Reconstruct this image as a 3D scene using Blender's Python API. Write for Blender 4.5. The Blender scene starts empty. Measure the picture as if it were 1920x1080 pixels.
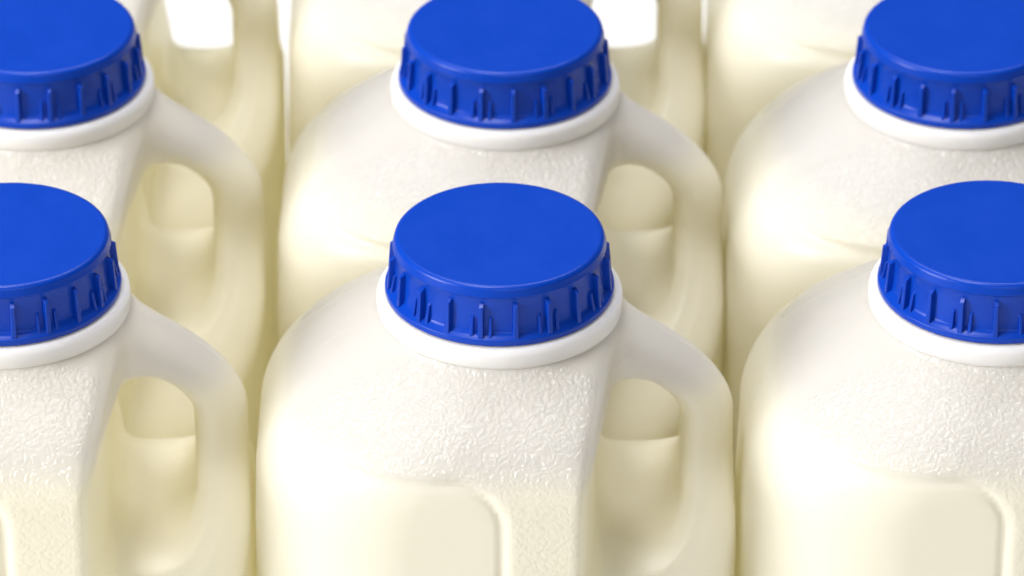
import bpy, bmesh, math, random
import numpy as np
from mathutils import Vector, Matrix

SC = bpy.context.scene
COL = SC.collection
MM = 0.001
H = 0.175                      # height of the cap top above the table
random.seed(4)

# ------------------------------------------------------------------ camera
cam_d = bpy.data.cameras.new('camera')
cam = bpy.data.objects.new('camera', cam_d)
COL.objects.link(cam)
SC.camera = cam
FPX = 9174.0                  # focal length in pixels of a 1920 wide picture
cam_d.sensor_width = 36.0
cam_d.lens = FPX / 1920 * 36.0
cam_d.clip_start = 0.05
cam_d.clip_end = 50.0
TH = math.radians(30.6)        # downward angle of the ray to the front cap
DIST = 0.863
cap0 = Vector((-0.0018, 0.0, H))
PITCH = TH + math.atan((540 - 437) / FPX)
cam.location = (0.0, -DIST * math.cos(TH), H + DIST * math.sin(TH))
cam.rotation_euler = (math.pi / 2 - PITCH, 0, 0)
cam_d.dof.use_dof = True
cam_d.dof.focus_distance = 0.842
cam_d.dof.aperture_fstop = 24.0

# ------------------------------------------------------------------ world and lamps (a studio, no sky)
w = bpy.data.worlds.new("World")
SC.world = w
w.use_nodes = True
w.node_tree.nodes['Background'].inputs[0].default_value = (1.0, 0.985, 0.97, 1)
w.node_tree.nodes['Background'].inputs[1].default_value = 0.09

def softbox(name, loc, target, sx, sy, power, col=(1, 1, 1)):
    l = bpy.data.lights.new(name, 'AREA')
    l.shape = 'RECTANGLE'; l.size = sx; l.size_y = sy; l.energy = power; l.color = col
    o = bpy.data.objects.new(name, l)
    COL.objects.link(o)
    o.location = loc
    d = Vector(target) - Vector(loc)
    o.rotation_euler = d.to_track_quat('-Z', 'Y').to_euler()
    return o
softbox('key_softbox', (-1.75, -0.62, 0.98), (0, 0.08, 0.12), 0.8, 0.8, 45.0, (1.0, 0.99, 0.985))
softbox('top_softbox', (-0.22, -0.03, 1.4), (0, 0.10, 0.10), 0.35, 0.35, 8.6, (1.0, 0.988, 0.985))
softbox('fill_softbox', (0.2, -1.6, 1.1), (0, 0.05, 0.10), 1.2, 1.0, 6.0, (1.0, 0.975, 0.98))
softbox('back_softbox', (0.0, 0.95, 1.9), (0, 0.6, 0.0), 1.6, 0.5, 19.0, (1, 1, 1))

SC.view_settings.view_transform = 'Standard'
SC.view_settings.look = 'None'
SC.view_settings.gamma = 1
SC.view_settings.exposure = 0.1
SC.render.engine = 'CYCLES'
SC.cycles.max_bounces = 10
SC.cycles.diffuse_bounces = 9
SC.cycles.glossy_bounces = 4
SC.cycles.transmission_bounces = 6
SC.cycles.use_denoising = True
SC.cycles.use_adaptive_sampling = True
SC.cycles.adaptive_threshold = 0.04
SC.cycles.sample_clamp_indirect = 8.0

# ------------------------------------------------------------------ materials
def mat(name):
    m = bpy.data.materials.new(name)
    m.use_nodes = True
    nt = m.node_tree
    return m, nt, nt.nodes['Principled BSDF']

def node(nt, t, **kw):
    n = nt.nodes.new(t)
    for k, v in kw.items():
        setattr(n, k, v)
    return n

def math_(nt, op, a, b=None, clamp=False):
    n = node(nt, 'ShaderNodeMath', operation=op, use_clamp=clamp)
    for i, v in enumerate((a, b)):
        if v is None: continue
        if isinstance(v, (int, float)): n.inputs[i].default_value = v
        else: nt.links.new(v, n.inputs[i])
    return n.outputs[0]

def ramp01(nt, v, a, b):
    n = node(nt, 'ShaderNodeMapRange', interpolation_type='SMOOTHSTEP')
    n.inputs['From Min'].default_value = a; n.inputs['From Max'].default_value = b
    nt.links.new(v, n.inputs['Value'])
    return n.outputs[0]

def jug_material():
    m, nt, p = mat('milk_jug_plastic')
    L = nt.links.new
    tc = node(nt, 'ShaderNodeTexCoord')
    sep = node(nt, 'ShaderNodeSeparateXYZ')
    L(tc.outputs['Object'], sep.inputs[0])
    X, Y, Z = sep.outputs
    # fill level of each jug comes from the object itself
    lv = node(nt, 'ShaderNodeAttribute', attribute_type='OBJECT', attribute_name='fill_level')
    nz = node(nt, 'ShaderNodeTexNoise'); nz.inputs['Scale'].default_value = 90.0
    nz.inputs['Detail'].default_value = 3
    L(tc.outputs['Object'], nz.inputs['Vector'])
    wob = math_(nt, 'MULTIPLY', math_(nt, 'SUBTRACT', nz.outputs[0], 0.5), 0.0022)
    dz = math_(nt, 'ADD', math_(nt, 'SUBTRACT', Z, lv.outputs['Fac']), wob)
    empty = ramp01(nt, dz, -0.0045, 0.003)           # 1 above the milk, 0 below
    cr = node(nt, 'ShaderNodeMix', data_type='RGBA')
    cr.inputs['A'].default_value = (0.942, 0.908, 0.785, 1)
    cr.inputs['B'].default_value = (0.70, 0.68, 0.66, 1)
    L(empty, cr.inputs['Factor'])
    # faint clouding of the resin
    n2 = node(nt, 'ShaderNodeTexNoise'); n2.inputs['Scale'].default_value = 55.0; n2.inputs['Detail'].default_value = 5
    L(tc.outputs['Object'], n2.inputs['Vector'])
    cl = node(nt, 'ShaderNodeMix', data_type='RGBA', blend_type='MULTIPLY')
    cl.inputs['B'].default_value = (0.95, 0.95, 0.94, 1)
    L(cr.outputs['Result'], cl.inputs['A'])
    L(math_(nt, 'MULTIPLY', n2.outputs[0], 0.6), cl.inputs['Factor'])
    L(cl.outputs['Result'], p.inputs['Base Color'])
    p.inputs['Roughness'].default_value = 0.45
    p.inputs['IOR'].default_value = 1.5
    p.inputs['Specular IOR Level'].default_value = 0.2
    p.inputs['Coat Weight'].default_value = 0.8          # the glossy skin carries the pebbled grain
    p.inputs['Coat IOR'].default_value = 1.5
    # pebbled grain: squiggly worms, only where the mould was textured
    n3 = node(nt, 'ShaderNodeTexNoise'); n3.inputs['Scale'].default_value = 450.0; n3.inputs['Detail'].default_value = 1
    L(tc.outputs['Object'], n3.inputs['Vector'])
    vm = node(nt, 'ShaderNodeVectorMath', operation='SCALE'); vm.inputs['Scale'].default_value = 0.0016
    L(n3.outputs['Color'], vm.inputs[0])
    va = node(nt, 'ShaderNodeVectorMath', operation='ADD')
    L(tc.outputs['Object'], va.inputs[0]); L(vm.outputs[0], va.inputs[1])
    vo = node(nt, 'ShaderNodeTexVoronoi', feature='SMOOTH_F1')
    vo.inputs['Scale'].default_value = 1150.0
    vo.inputs['Smoothness'].default_value = 0.35
    L(va.outputs[0], vo.inputs['Vector'])
    att = node(nt, 'ShaderNodeAttribute', attribute_name='grain')
    cro = node(nt, 'ShaderNodeMapRange'); cro.inputs['To Min'].default_value = 0.36; cro.inputs['To Max'].default_value = 0.21
    L(att.outputs['Fac'], cro.inputs['Value']); L(cro.outputs[0], p.inputs['Coat Roughness'])
    gr = math_(nt, 'MULTIPLY', math_(nt, 'SUBTRACT', 1.0, vo.outputs['Distance']), att.outputs['Fac'])
    fine = node(nt, 'ShaderNodeTexNoise'); fine.inputs['Scale'].default_value = 260.0; fine.inputs['Detail'].default_value = 4
    L(tc.outputs['Object'], fine.inputs['Vector'])
    b1 = node(nt, 'ShaderNodeBump'); b1.inputs['Strength'].default_value = 0.9; b1.inputs['Distance'].default_value = 0.0005
    L(gr, b1.inputs['Height'])
    seam = math_(nt, 'SUBTRACT', 1.0, ramp01(nt, math_(nt, 'ABSOLUTE', Y), 0.0001, 0.0006))
    fh = math_(nt, 'ADD', fine.outputs[0], math_(nt, 'MULTIPLY', seam, 1.3))
    b2 = node(nt, 'ShaderNodeBump'); b2.inputs['Strength'].default_value = 0.25; b2.inputs['Distance'].default_value = 0.0002
    L(fh, b2.inputs['Height']); L(b1.outputs[0], b2.inputs['Normal'])
    L(b2.outputs[0], p.inputs['Coat Normal'])
    b3 = node(nt, 'ShaderNodeBump'); b3.inputs['Strength'].default_value = 0.3; b3.inputs['Distance'].default_value = 0.00024
    L(gr, b3.inputs['Height'])
    b4 = node(nt, 'ShaderNodeBump'); b4.inputs['Strength'].default_value = 0.15; b4.inputs['Distance'].default_value = 0.0002
    L(fh, b4.inputs['Height']); L(b3.outputs[0], b4.inputs['Normal'])
    L(b4.outputs[0], p.inputs['Normal'])
    # thin cloudy plastic: part of the light goes through the wall and glows out again elsewhere
    tr = node(nt, 'ShaderNodeBsdfTranslucent')
    tcol = node(nt, 'ShaderNodeMix', data_type='RGBA')
    tcol.inputs['A'].default_value = (0.965, 0.922, 0.635, 1)
    tcol.inputs['B'].default_value = (0.96, 0.93, 0.88, 1)
    L(empty, tcol.inputs['Factor']); L(tcol.outputs['Result'], tr.inputs['Color'])
    mxs = node(nt, 'ShaderNodeMixShader'); mxs.inputs[0].default_value = 0.29
    L(p.outputs[0], mxs.inputs[1]); L(tr.outputs[0], mxs.inputs[2])
    out = [q for q in nt.nodes if q.type == 'OUTPUT_MATERIAL'][0]
    L(mxs.outputs[0], out.inputs['Surface'])
    return m

def ring_material():
    m, nt, p = mat('white_ring_plastic')
    p.inputs['Base Color'].default_value = (0.80, 0.785, 0.765, 1)
    p.inputs['Subsurface Weight'].default_value = 1.0
    p.inputs['Subsurface Radius'].default_value = (1, 0.95, 0.85)
    p.inputs['Subsurface Scale'].default_value = 0.004
    p.inputs['Roughness'].default_value = 0.38
    return m

def cap_material():
    m, nt, p = mat('blue_cap_plastic')
    tc = node(nt, 'ShaderNodeTexCoord')
    n = node(nt, 'ShaderNodeTexNoise'); n.inputs['Scale'].default_value = 120; n.inputs['Detail'].default_value = 6
    nt.links.new(tc.outputs['Object'], n.inputs['Vector'])
    r = node(nt, 'ShaderNodeMapRange'); r.inputs['To Min'].default_value = 0.22; r.inputs['To Max'].default_value = 0.40
    nt.links.new(n.outputs[0], r.inputs['Value']); nt.links.new(r.outputs[0], p.inputs['Roughness'])
    n.inputs['Roughness'].default_value = 0.65
    mx = node(nt, 'ShaderNodeMix', data_type='RGBA')
    mx.inputs['A'].default_value = (0.0004, 0.040, 0.375, 1); mx.inputs['B'].default_value = (0.0008, 0.049, 0.44, 1)
    nt.links.new(n.outputs[0], mx.inputs['Factor']); nt.links.new(mx.outputs['Result'], p.inputs['Base Color'])
    f = node(nt, 'ShaderNodeTexNoise'); f.inputs['Scale'].default_value = 900; f.inputs['Detail'].default_value = 2
    nt.links.new(tc.outputs['Object'], f.inputs['Vector'])
    b = node(nt, 'ShaderNodeBump'); b.inputs['Strength'].default_value = 0.25; b.inputs['Distance'].default_value = 0.00006
    nt.links.new(f.outputs[0], b.inputs['Height']); nt.links.new(b.outputs[0], p.inputs['Normal'])
    p.inputs['Specular IOR Level'].default_value = 0.22
    return m

def table_material():
    m, nt, p = mat('white_table')
    p.inputs['Base Color'].default_value = (0.93, 0.925, 0.91, 1)
    p.inputs['Roughness'].default_value = 0.6
    return m

M_JUG, M_RING, M_CAP, M_TABLE = jug_material(), ring_material(), cap_material(), table_material()

# ------------------------------------------------------------------ the moulded jug: a signed field, in mm, z measured from the cap top
def smin(a, b, k):
    h = np.clip(k - np.abs(a - b), 0, None) / k
    return np.minimum(a, b) - h * h * k * 0.25
def smax(a, b, k): return -smin(-a, -b, k)
def sstep(x, a, b):
    t = np.clip((x - a) / (b - a), 0, 1)
    return t * t * (3 - 2 * t)
def rbox(x, y, hx, hy, r):
    qx = np.abs(x) - hx + r; qy = np.abs(y) - hy + r
    return np.minimum(np.maximum(qx, qy), 0) + np.sqrt(np.maximum(qx, 0) ** 2 + np.maximum(qy, 0) ** 2) - r

def field(x, y, z):
    u = np.maximum(-z - 15.0, -3.0)
    wide = sstep(-z, 38, 60) * 0.5
    hl = smin(20.8 + u * 1.40, 43.6, 14.0) + wide
    hr = smin(20.8 + u * 1.60, 42.1, 13.0) + wide
    hy = smin(20.8 + u * 1.45, 38.0, 9.0) + wide * 0.6
    r = np.minimum(20.6 + u * 0.75, 28.0)
    r = np.minimum(r, np.minimum(hy, (hl + hr) / 2))
    f = rbox(x - (hr - hl) / 2, y, (hl + hr) / 2, hy, r)
    f = f * 0.8
    ay = np.abs(y)
    # the pinch on the handle side
    T = 7.6 + smax(0.0 * z, (-z - 45.0) * 1.12, 7.0)
    xw = 16.2 + np.clip(34 - ay, 0, 30) * 0.17
    cut = smin(x - xw, ay - T, 3.0)
    k = 3.5 + 5.5 * sstep(x, 17, 27) - 3.0 * sstep(-z, 44, 56) * sstep(x, 17, 27)
    f = smax(f, cut, k)
    # label panel, wrapped round the free corners
    d = rbox(x + 99.3, z + 84, 100.0, 55.0, 9.0)
    lf = sstep(-x, 25, 43)
    f = f + (0.40 * (1 - sstep(d, -2.4, 0.5)) + 0.60 * np.exp(-((d + 0.2) / 1.05) ** 2)) * (1 - lf)
    # the finger hole
    hole = rbox(x - 24.8, z + 41.4, 7.7, 14.1, 7.2)
    hole = smax(hole, ((x - 32.5) + (z + 27.3)) * 0.7071 + 2.9, 4.0)
    f = smax(f, -hole, 4.5)
    low = sstep(-z, 44, 50)
    f = f - low * (0.22 * np.exp(-((hole - 2.6) / 0.9) ** 2) + 0.12 * np.exp(-((hole - 5.6) / 0.9) ** 2)) * sstep(x, 15, 18)
    rr = np.sqrt(x * x + y * y)
    f = smin(f, np.maximum(rr - 20.9, -19.5 - z), 3.5)
    f = smax(f, z + 13.6, 0.4)
    f = smax(f, -175.0 - z, 9.0)
    return f

def surface_net(step):
    x0, y0, z0 = -45.0, -41.0, -176.5
    nx, ny, nz = int(90 / step) + 2, int(82 / step) + 2, int(165 / step) + 2
    gx = x0 + np.arange(nx) * step; gy = y0 + np.arange(ny) * step; gz = z0 + np.arange(nz) * step
    F = field(gx[:, None, None], gy[None, :, None], gz[None, None, :]).astype(np.float64)
    F = np.broadcast_to(F, (nx, ny, nz))
    S = F < 0
    cnt = np.zeros((nx - 1, ny - 1, nz - 1), int)
    for i in (0, 1):
        for j in (0, 1):
            for k in (0, 1):
                cnt += S[i:nx - 1 + i, j:ny - 1 + j, k:nz - 1 + k]
    act = (cnt > 0) & (cnt < 8)
    idx = -np.ones(act.shape, int)
    ii, jj, kk = np.nonzero(act)
    idx[ii, jj, kk] = np.arange(len(ii))
    acc = np.zeros((len(ii), 3)); num = np.zeros(len(ii))
    corners = [(a, b, c) for a in (0, 1) for b in (0, 1) for c in (0, 1)]
    for a in corners:
        for ax in range(3):
            if a[ax]: continue
            b = list(a); b[ax] = 1
            fa = F[ii + a[0], jj + a[1], kk + a[2]]; fb = F[ii + b[0], jj + b[1], kk + b[2]]
            m = (fa < 0) != (fb < 0)
            t = np.where(m, fa / np.where(m, fa - fb, 1), 0)
            for q in range(3):
                acc[:, q] += np.where(m, a[q] + (t if q == ax else 0), 0)
            num += m
    P = acc / num[:, None]
    P = np.stack([x0 + (ii + P[:, 0]) * step, y0 + (jj + P[:, 1]) * step, z0 + (kk + P[:, 2]) * step], 1)
    quads = []
    for ax in range(3):
        sl0 = [slice(None)] * 3; sl1 = [slice(None)] * 3
        sl0[ax] = slice(0, -1); sl1[ax] = slice(1, None)
        A, B = S[tuple(sl0)], S[tuple(sl1)]
        e = np.nonzero(A != B)
        e = [q.copy() for q in e]
        o1, o2 = [q for q in range(3) if q != ax]
        ok = (e[o1] > 0) & (e[o2] > 0) & (e[o1] < act.shape[o1]) & (e[o2] < act.shape[o2])
        e = [q[ok] for q in e]
        def at(d1, d2):
            g = [q.copy() for q in e]; g[o1] -= d1; g[o2] -= d2
            return idx[g[0], g[1], g[2]]
        q = np.stack([at(1, 1), at(0, 1), at(0, 0), at(1, 0)], 1)
        flip = A[tuple(e)] != (ax == 1)
        q[~flip] = q[~flip][:, ::-1]
        quads.append(q)
    Q = np.concatenate(quads)
    def grad(P, h=0.05):
        G = np.zeros_like(P)
        for q in range(3):
            d = np.zeros(3); d[q] = h
            G[:, q] = (field(*(P + d).T) - field(*(P - d).T)) / (2 * h)
        return G
    for _ in range(3):
        G = grad(P); f = field(*P.T)
        st = f / np.maximum((G ** 2).sum(1), 0.05)
        P = P - np.clip(st, -0.5, 0.5)[:, None] * G
    G = grad(P); N = G / np.maximum(np.linalg.norm(G, axis=1), 1e-6)[:, None]
    return P, Q, N

P, Q, N = surface_net(0.9)

def grain_amount(P, N):
    x, y, z = P.T
    ay = np.abs(y)
    edge = 13.5 + 0.08 * (x + 40)                     # the smooth band along the mould seam
    g = sstep(ay, edge, edge + 2.5)
    d = rbox(x + 99.3, z + 84, 100.0, 55.0, 9.0)      # smooth label panel and its lip
    g = g * sstep(d, -0.5, 2.0)
    rec = sstep(x, 16.5, 19)                          # pinch below the hole: a fainter grain, the grip stays smooth
    g = g * (1 - rec) + rec * 0.12 * sstep(-z, 50, 62)
    g = g * sstep(x, -40.5, -36) * (1 - sstep(N[:, 0], 0.45, 0.8) * (1 - rec))
    return g

def mesh_np(name, V, F, N=None, m=None):
    me = bpy.data.meshes.new(name)
    me.vertices.add(len(V)); me.vertices.foreach_set('co', V.astype(np.float32).ravel())
    me.loops.add(F.size); me.loops.foreach_set('vertex_index', F.ravel().astype(np.int32))
    me.polygons.add(len(F))
    me.polygons.foreach_set('loop_start', np.arange(0, F.size, F.shape[1], dtype=np.int32))
    me.polygons.foreach_set('use_smooth', np.ones(len(F), bool))
    me.update(calc_edges=True)
    me.validate()
    if N is not None:
        me.normals_split_custom_set_from_vertices(N.tolist())
    if m: me.materials.append(m)
    return me

G_ = grain_amount(P, N)
fc = P[Q].mean(1)
is_handle = (fc[:, 0] > 20.5) & (fc[:, 2] > -54.0)
def moulding(name, faces):
    used, inv = np.unique(faces, return_inverse=True)
    me = mesh_np(name, P[used] * MM + np.array([0, 0, H]), inv.reshape(faces.shape), N[used], M_JUG)
    at_ = me.attributes.new('grain', 'FLOAT', 'POINT')
    at_.data.foreach_set('value', G_[used].astype(np.float32))
    return me
body_me = moulding('body', Q[~is_handle])
handle_me = moulding('handle', Q[is_handle])

# ------------------------------------------------------------------ lathed parts
def lathe(name, prof, m, seg=160):
    V = []; F = []
    n = len(prof)
    for i in range(seg):
        a = 2 * math.pi * i / seg
        for r, z in prof:
            V.append((r * MM * math.cos(a), r * MM * math.sin(a), H + z * MM))
    for i in range(seg):
        j = (i + 1) % seg
        for k in range(n - 1):
            F.append((i * n + k, i * n + k + 1, j * n + k + 1, j * n + k))
    bm = bmesh.new()
    vs = [bm.verts.new(v) for v in V]
    for f in F:
        bm.faces.new([vs[q] for q in f])
    bmesh.ops.remove_doubles(bm, verts=bm.verts, dist=1e-7)
    bmesh.ops.recalc_face_normals(bm, faces=bm.faces)
    for f in bm.faces: f.smooth = True
    me = bpy.data.meshes.new(name); bm.to_mesh(me); bm.free()
    me.materials.append(m)
    return me

def arc(cx, cz, r, a0, a1, n):
    return [(cx + r * math.cos(math.radians(a0 + (a1 - a0) * i / n)), cz + r * math.sin(math.radians(a0 + (a1 - a0) * i / n))) for i in range(n + 1)]

cap_prof = [(0, 0), (6, -0.02), (12, -0.03), (16.2, -0.05), (17.2, -0.08)] + arc(17.65, -1.1, 1.03, 88, 12, 9) \
    + [(18.74, -1.5), (18.9, -1.85), (18.92, -2.0), (18.66, -2.15), (18.55, -2.4), (18.58, -4.2), (18.72, -6.8), (18.9, -8.6), (19.1, -9.1), (19.65, -9.4), (20.1, -9.75)] \
    + arc(20.05, -10.08, 0.3, 60, 0, 4) + [(20.38, -10.6), (20.35, -10.9), (20.1, -11.0), (19.0, -11.0), (18.2, -10.95), (18.2, -3.0), (0, -3.0)]
cap_me = lathe('cap', cap_prof, M_CAP)
ring_prof = [(r, z - 1.1) for r, z in [(17.9, -9.9), (20.2, -10.1)] + arc(20.6, -11.3, 1.25, 88, 0, 7) + [(21.88, -12.0), (21.85, -12.8)] \
    + arc(20.9, -13.2, 0.95, 0, -50, 5) + [(21.1, -14.6), (20.75, -15.2), (20.4, -16.0), (17.9, -16.2), (17.9, -9.9)]]
ring_me = lathe('neck_ring', ring_prof, M_RING)

def rib_mesh(name, hw_b, hw_t, z0, z1, r_in, r_b, r_t, slope):
    # an upright fin: bevelled outer edge, slanted top
    V = []
    for s in (-1, 1):
        V += [(r_in, s * hw_b, z0), (r_in, s * hw_t, z1), (r_b - 0.12, s * hw_b, z0), (r_b, s * (hw_b - 0.12), z0),
              (r_t - 0.12, s * hw_t, z1 - slope), (r_t, s * (hw_t - 0.12), z1 - slope)]
    F = [(0, 1, 4, 2), (6, 8, 10, 7), (2, 4, 5, 3), (8, 9, 11, 10), (3, 5, 11, 9), (1, 7, 10, 4), (4, 10, 11, 5), (0, 2, 8, 6), (2, 3, 9, 8)]
    bm = bmesh.new()
    vs = [bm.verts.new((a * MM, b * MM, c * MM)) for a, b, c in V]
    for f in F: bm.faces.new([vs[q] for q in f])
    bmesh.ops.recalc_face_normals(bm, faces=bm.faces)
    bmesh.ops.bevel(bm, geom=[e for e in bm.edges], offset=0.035 * MM, segments=1, affect='EDGES')
    me = bpy.data.meshes.new(name); bm.to_mesh(me); bm.free()
    me.materials.append(M_CAP)
    return me
rib_me = rib_mesh('rib', 0.50, 0.38, -10.0, -3.0, 18.2, 20.12, 19.65, 0.8)
small_me = rib_mesh('small_rib', 0.34, 0.26, -10.0, -5.3, 18.2, 19.92, 19.15, 0.9)

# ------------------------------------------------------------------ table
def sheet(name, x0, x1, y0, y1, z, m):
    me = bpy.data.meshes.new(name)
    me.from_pydata([(x0, y0, z), (x1, y0, z), (x1, y1, z), (x0, y1, z)], [], [(0, 1, 2, 3)])
    me.materials.append(m)
    o = bpy.data.objects.new(name, me); COL.objects.link(o)
    o['kind'] = 'structure'
    return o
sheet('floor', -6, 6, -4, 8, 0.0, M_TABLE)

# ------------------------------------------------------------------ jugs
def child(name, me, parent):
    o = bpy.data.objects.new(name, me); COL.objects.link(o); o.parent = parent
    return o
def make_jug():
    t = bpy.data.objects.new('milk_jug', None); COL.objects.link(t)
    t.empty_display_size = 0.02
    t['category'] = 'milk jug'
    t['group'] = 'milk jugs standing in three rows'
    child('body', body_me, t)
    child('handle', handle_me, t)
    child('neck_ring', ring_me, t)
    c = child('cap', cap_me, t)
    for i in range(20):
        a = math.radians(18 * i)
        for me, nm, da in ((rib_me, 'rib', 0), (small_me, 'small_rib', 4.9), (small_me, 'small_rib', -4.9)):
            if nm == 'small_rib' and i % 2: continue
            r = child(nm, me, c)
            r.rotation_euler = (0, 0, a + math.radians(da)); r.location = (0, 0, H)
    return t
def copy_tree(o, parent=None):
    c = o.copy(); COL.objects.link(c); c.parent = parent
    for ch in [q for q in o.children]: copy_tree(ch, c)
    return c
first = make_jug()
JUGS = [  # x, y (mm), turn of the jug (deg), turn of the cap (deg), milk level (mm under the cap top), label
    (-2.2, 0.0, 0.0, -9.5, -28.0, 'front centre milk jug with its whole blue cap in view'),
    (-89.7, 0.0, 1.5, -10.5, -27.5, 'front left milk jug, its blue cap half cut off by the left edge'),
    (85.3, 0.8, 0.0, -21.5, -27.5, 'front right milk jug, its blue cap cut off by the right edge'),
    (-1.3, 77.0, -0.8, -12.6, -25.0, 'milk jug directly behind the front centre jug, blue cap near the top edge'),
    (-90.3, 77.0, 0.7, 10.8, -25.0, 'left milk jug of the middle row, blue cap cropped by the top left corner'),
    (85.4, 77.0, 0.0, -8.6, -25.0, 'right milk jug of the middle row, blue cap cropped by the top right corner'),
    (-2.5, 153.6, 0.8, 0.0, -25.0, 'blurred back row milk jug between two narrow white gaps, its cap above the picture'),
    (-90.4, 153.6, 0.0, 5.0, -25.0, 'blurred milk jug at the far left of the back row, its cap above the picture'),
    (84.2, 153.6, 0.0, 9.0, -25.0, 'blurred back row milk jug at right with shaded label panel, no handle in view'),
]
for n, (x, y, rz, cz, lv, label) in enumerate(JUGS):
    j = first if n == 0 else copy_tree(first)
    j.location = (x * MM, y * MM, 0)
    j.rotation_euler = (0, 0, math.radians(rz))
    j['label'] = label
    for c in j.children:
        if c.name.startswith(('body', 'handle')): c['fill_level'] = H + lv * MM
        if c.name.startswith('cap'): c.rotation_euler = (0, 0, math.radians(cz + 90))
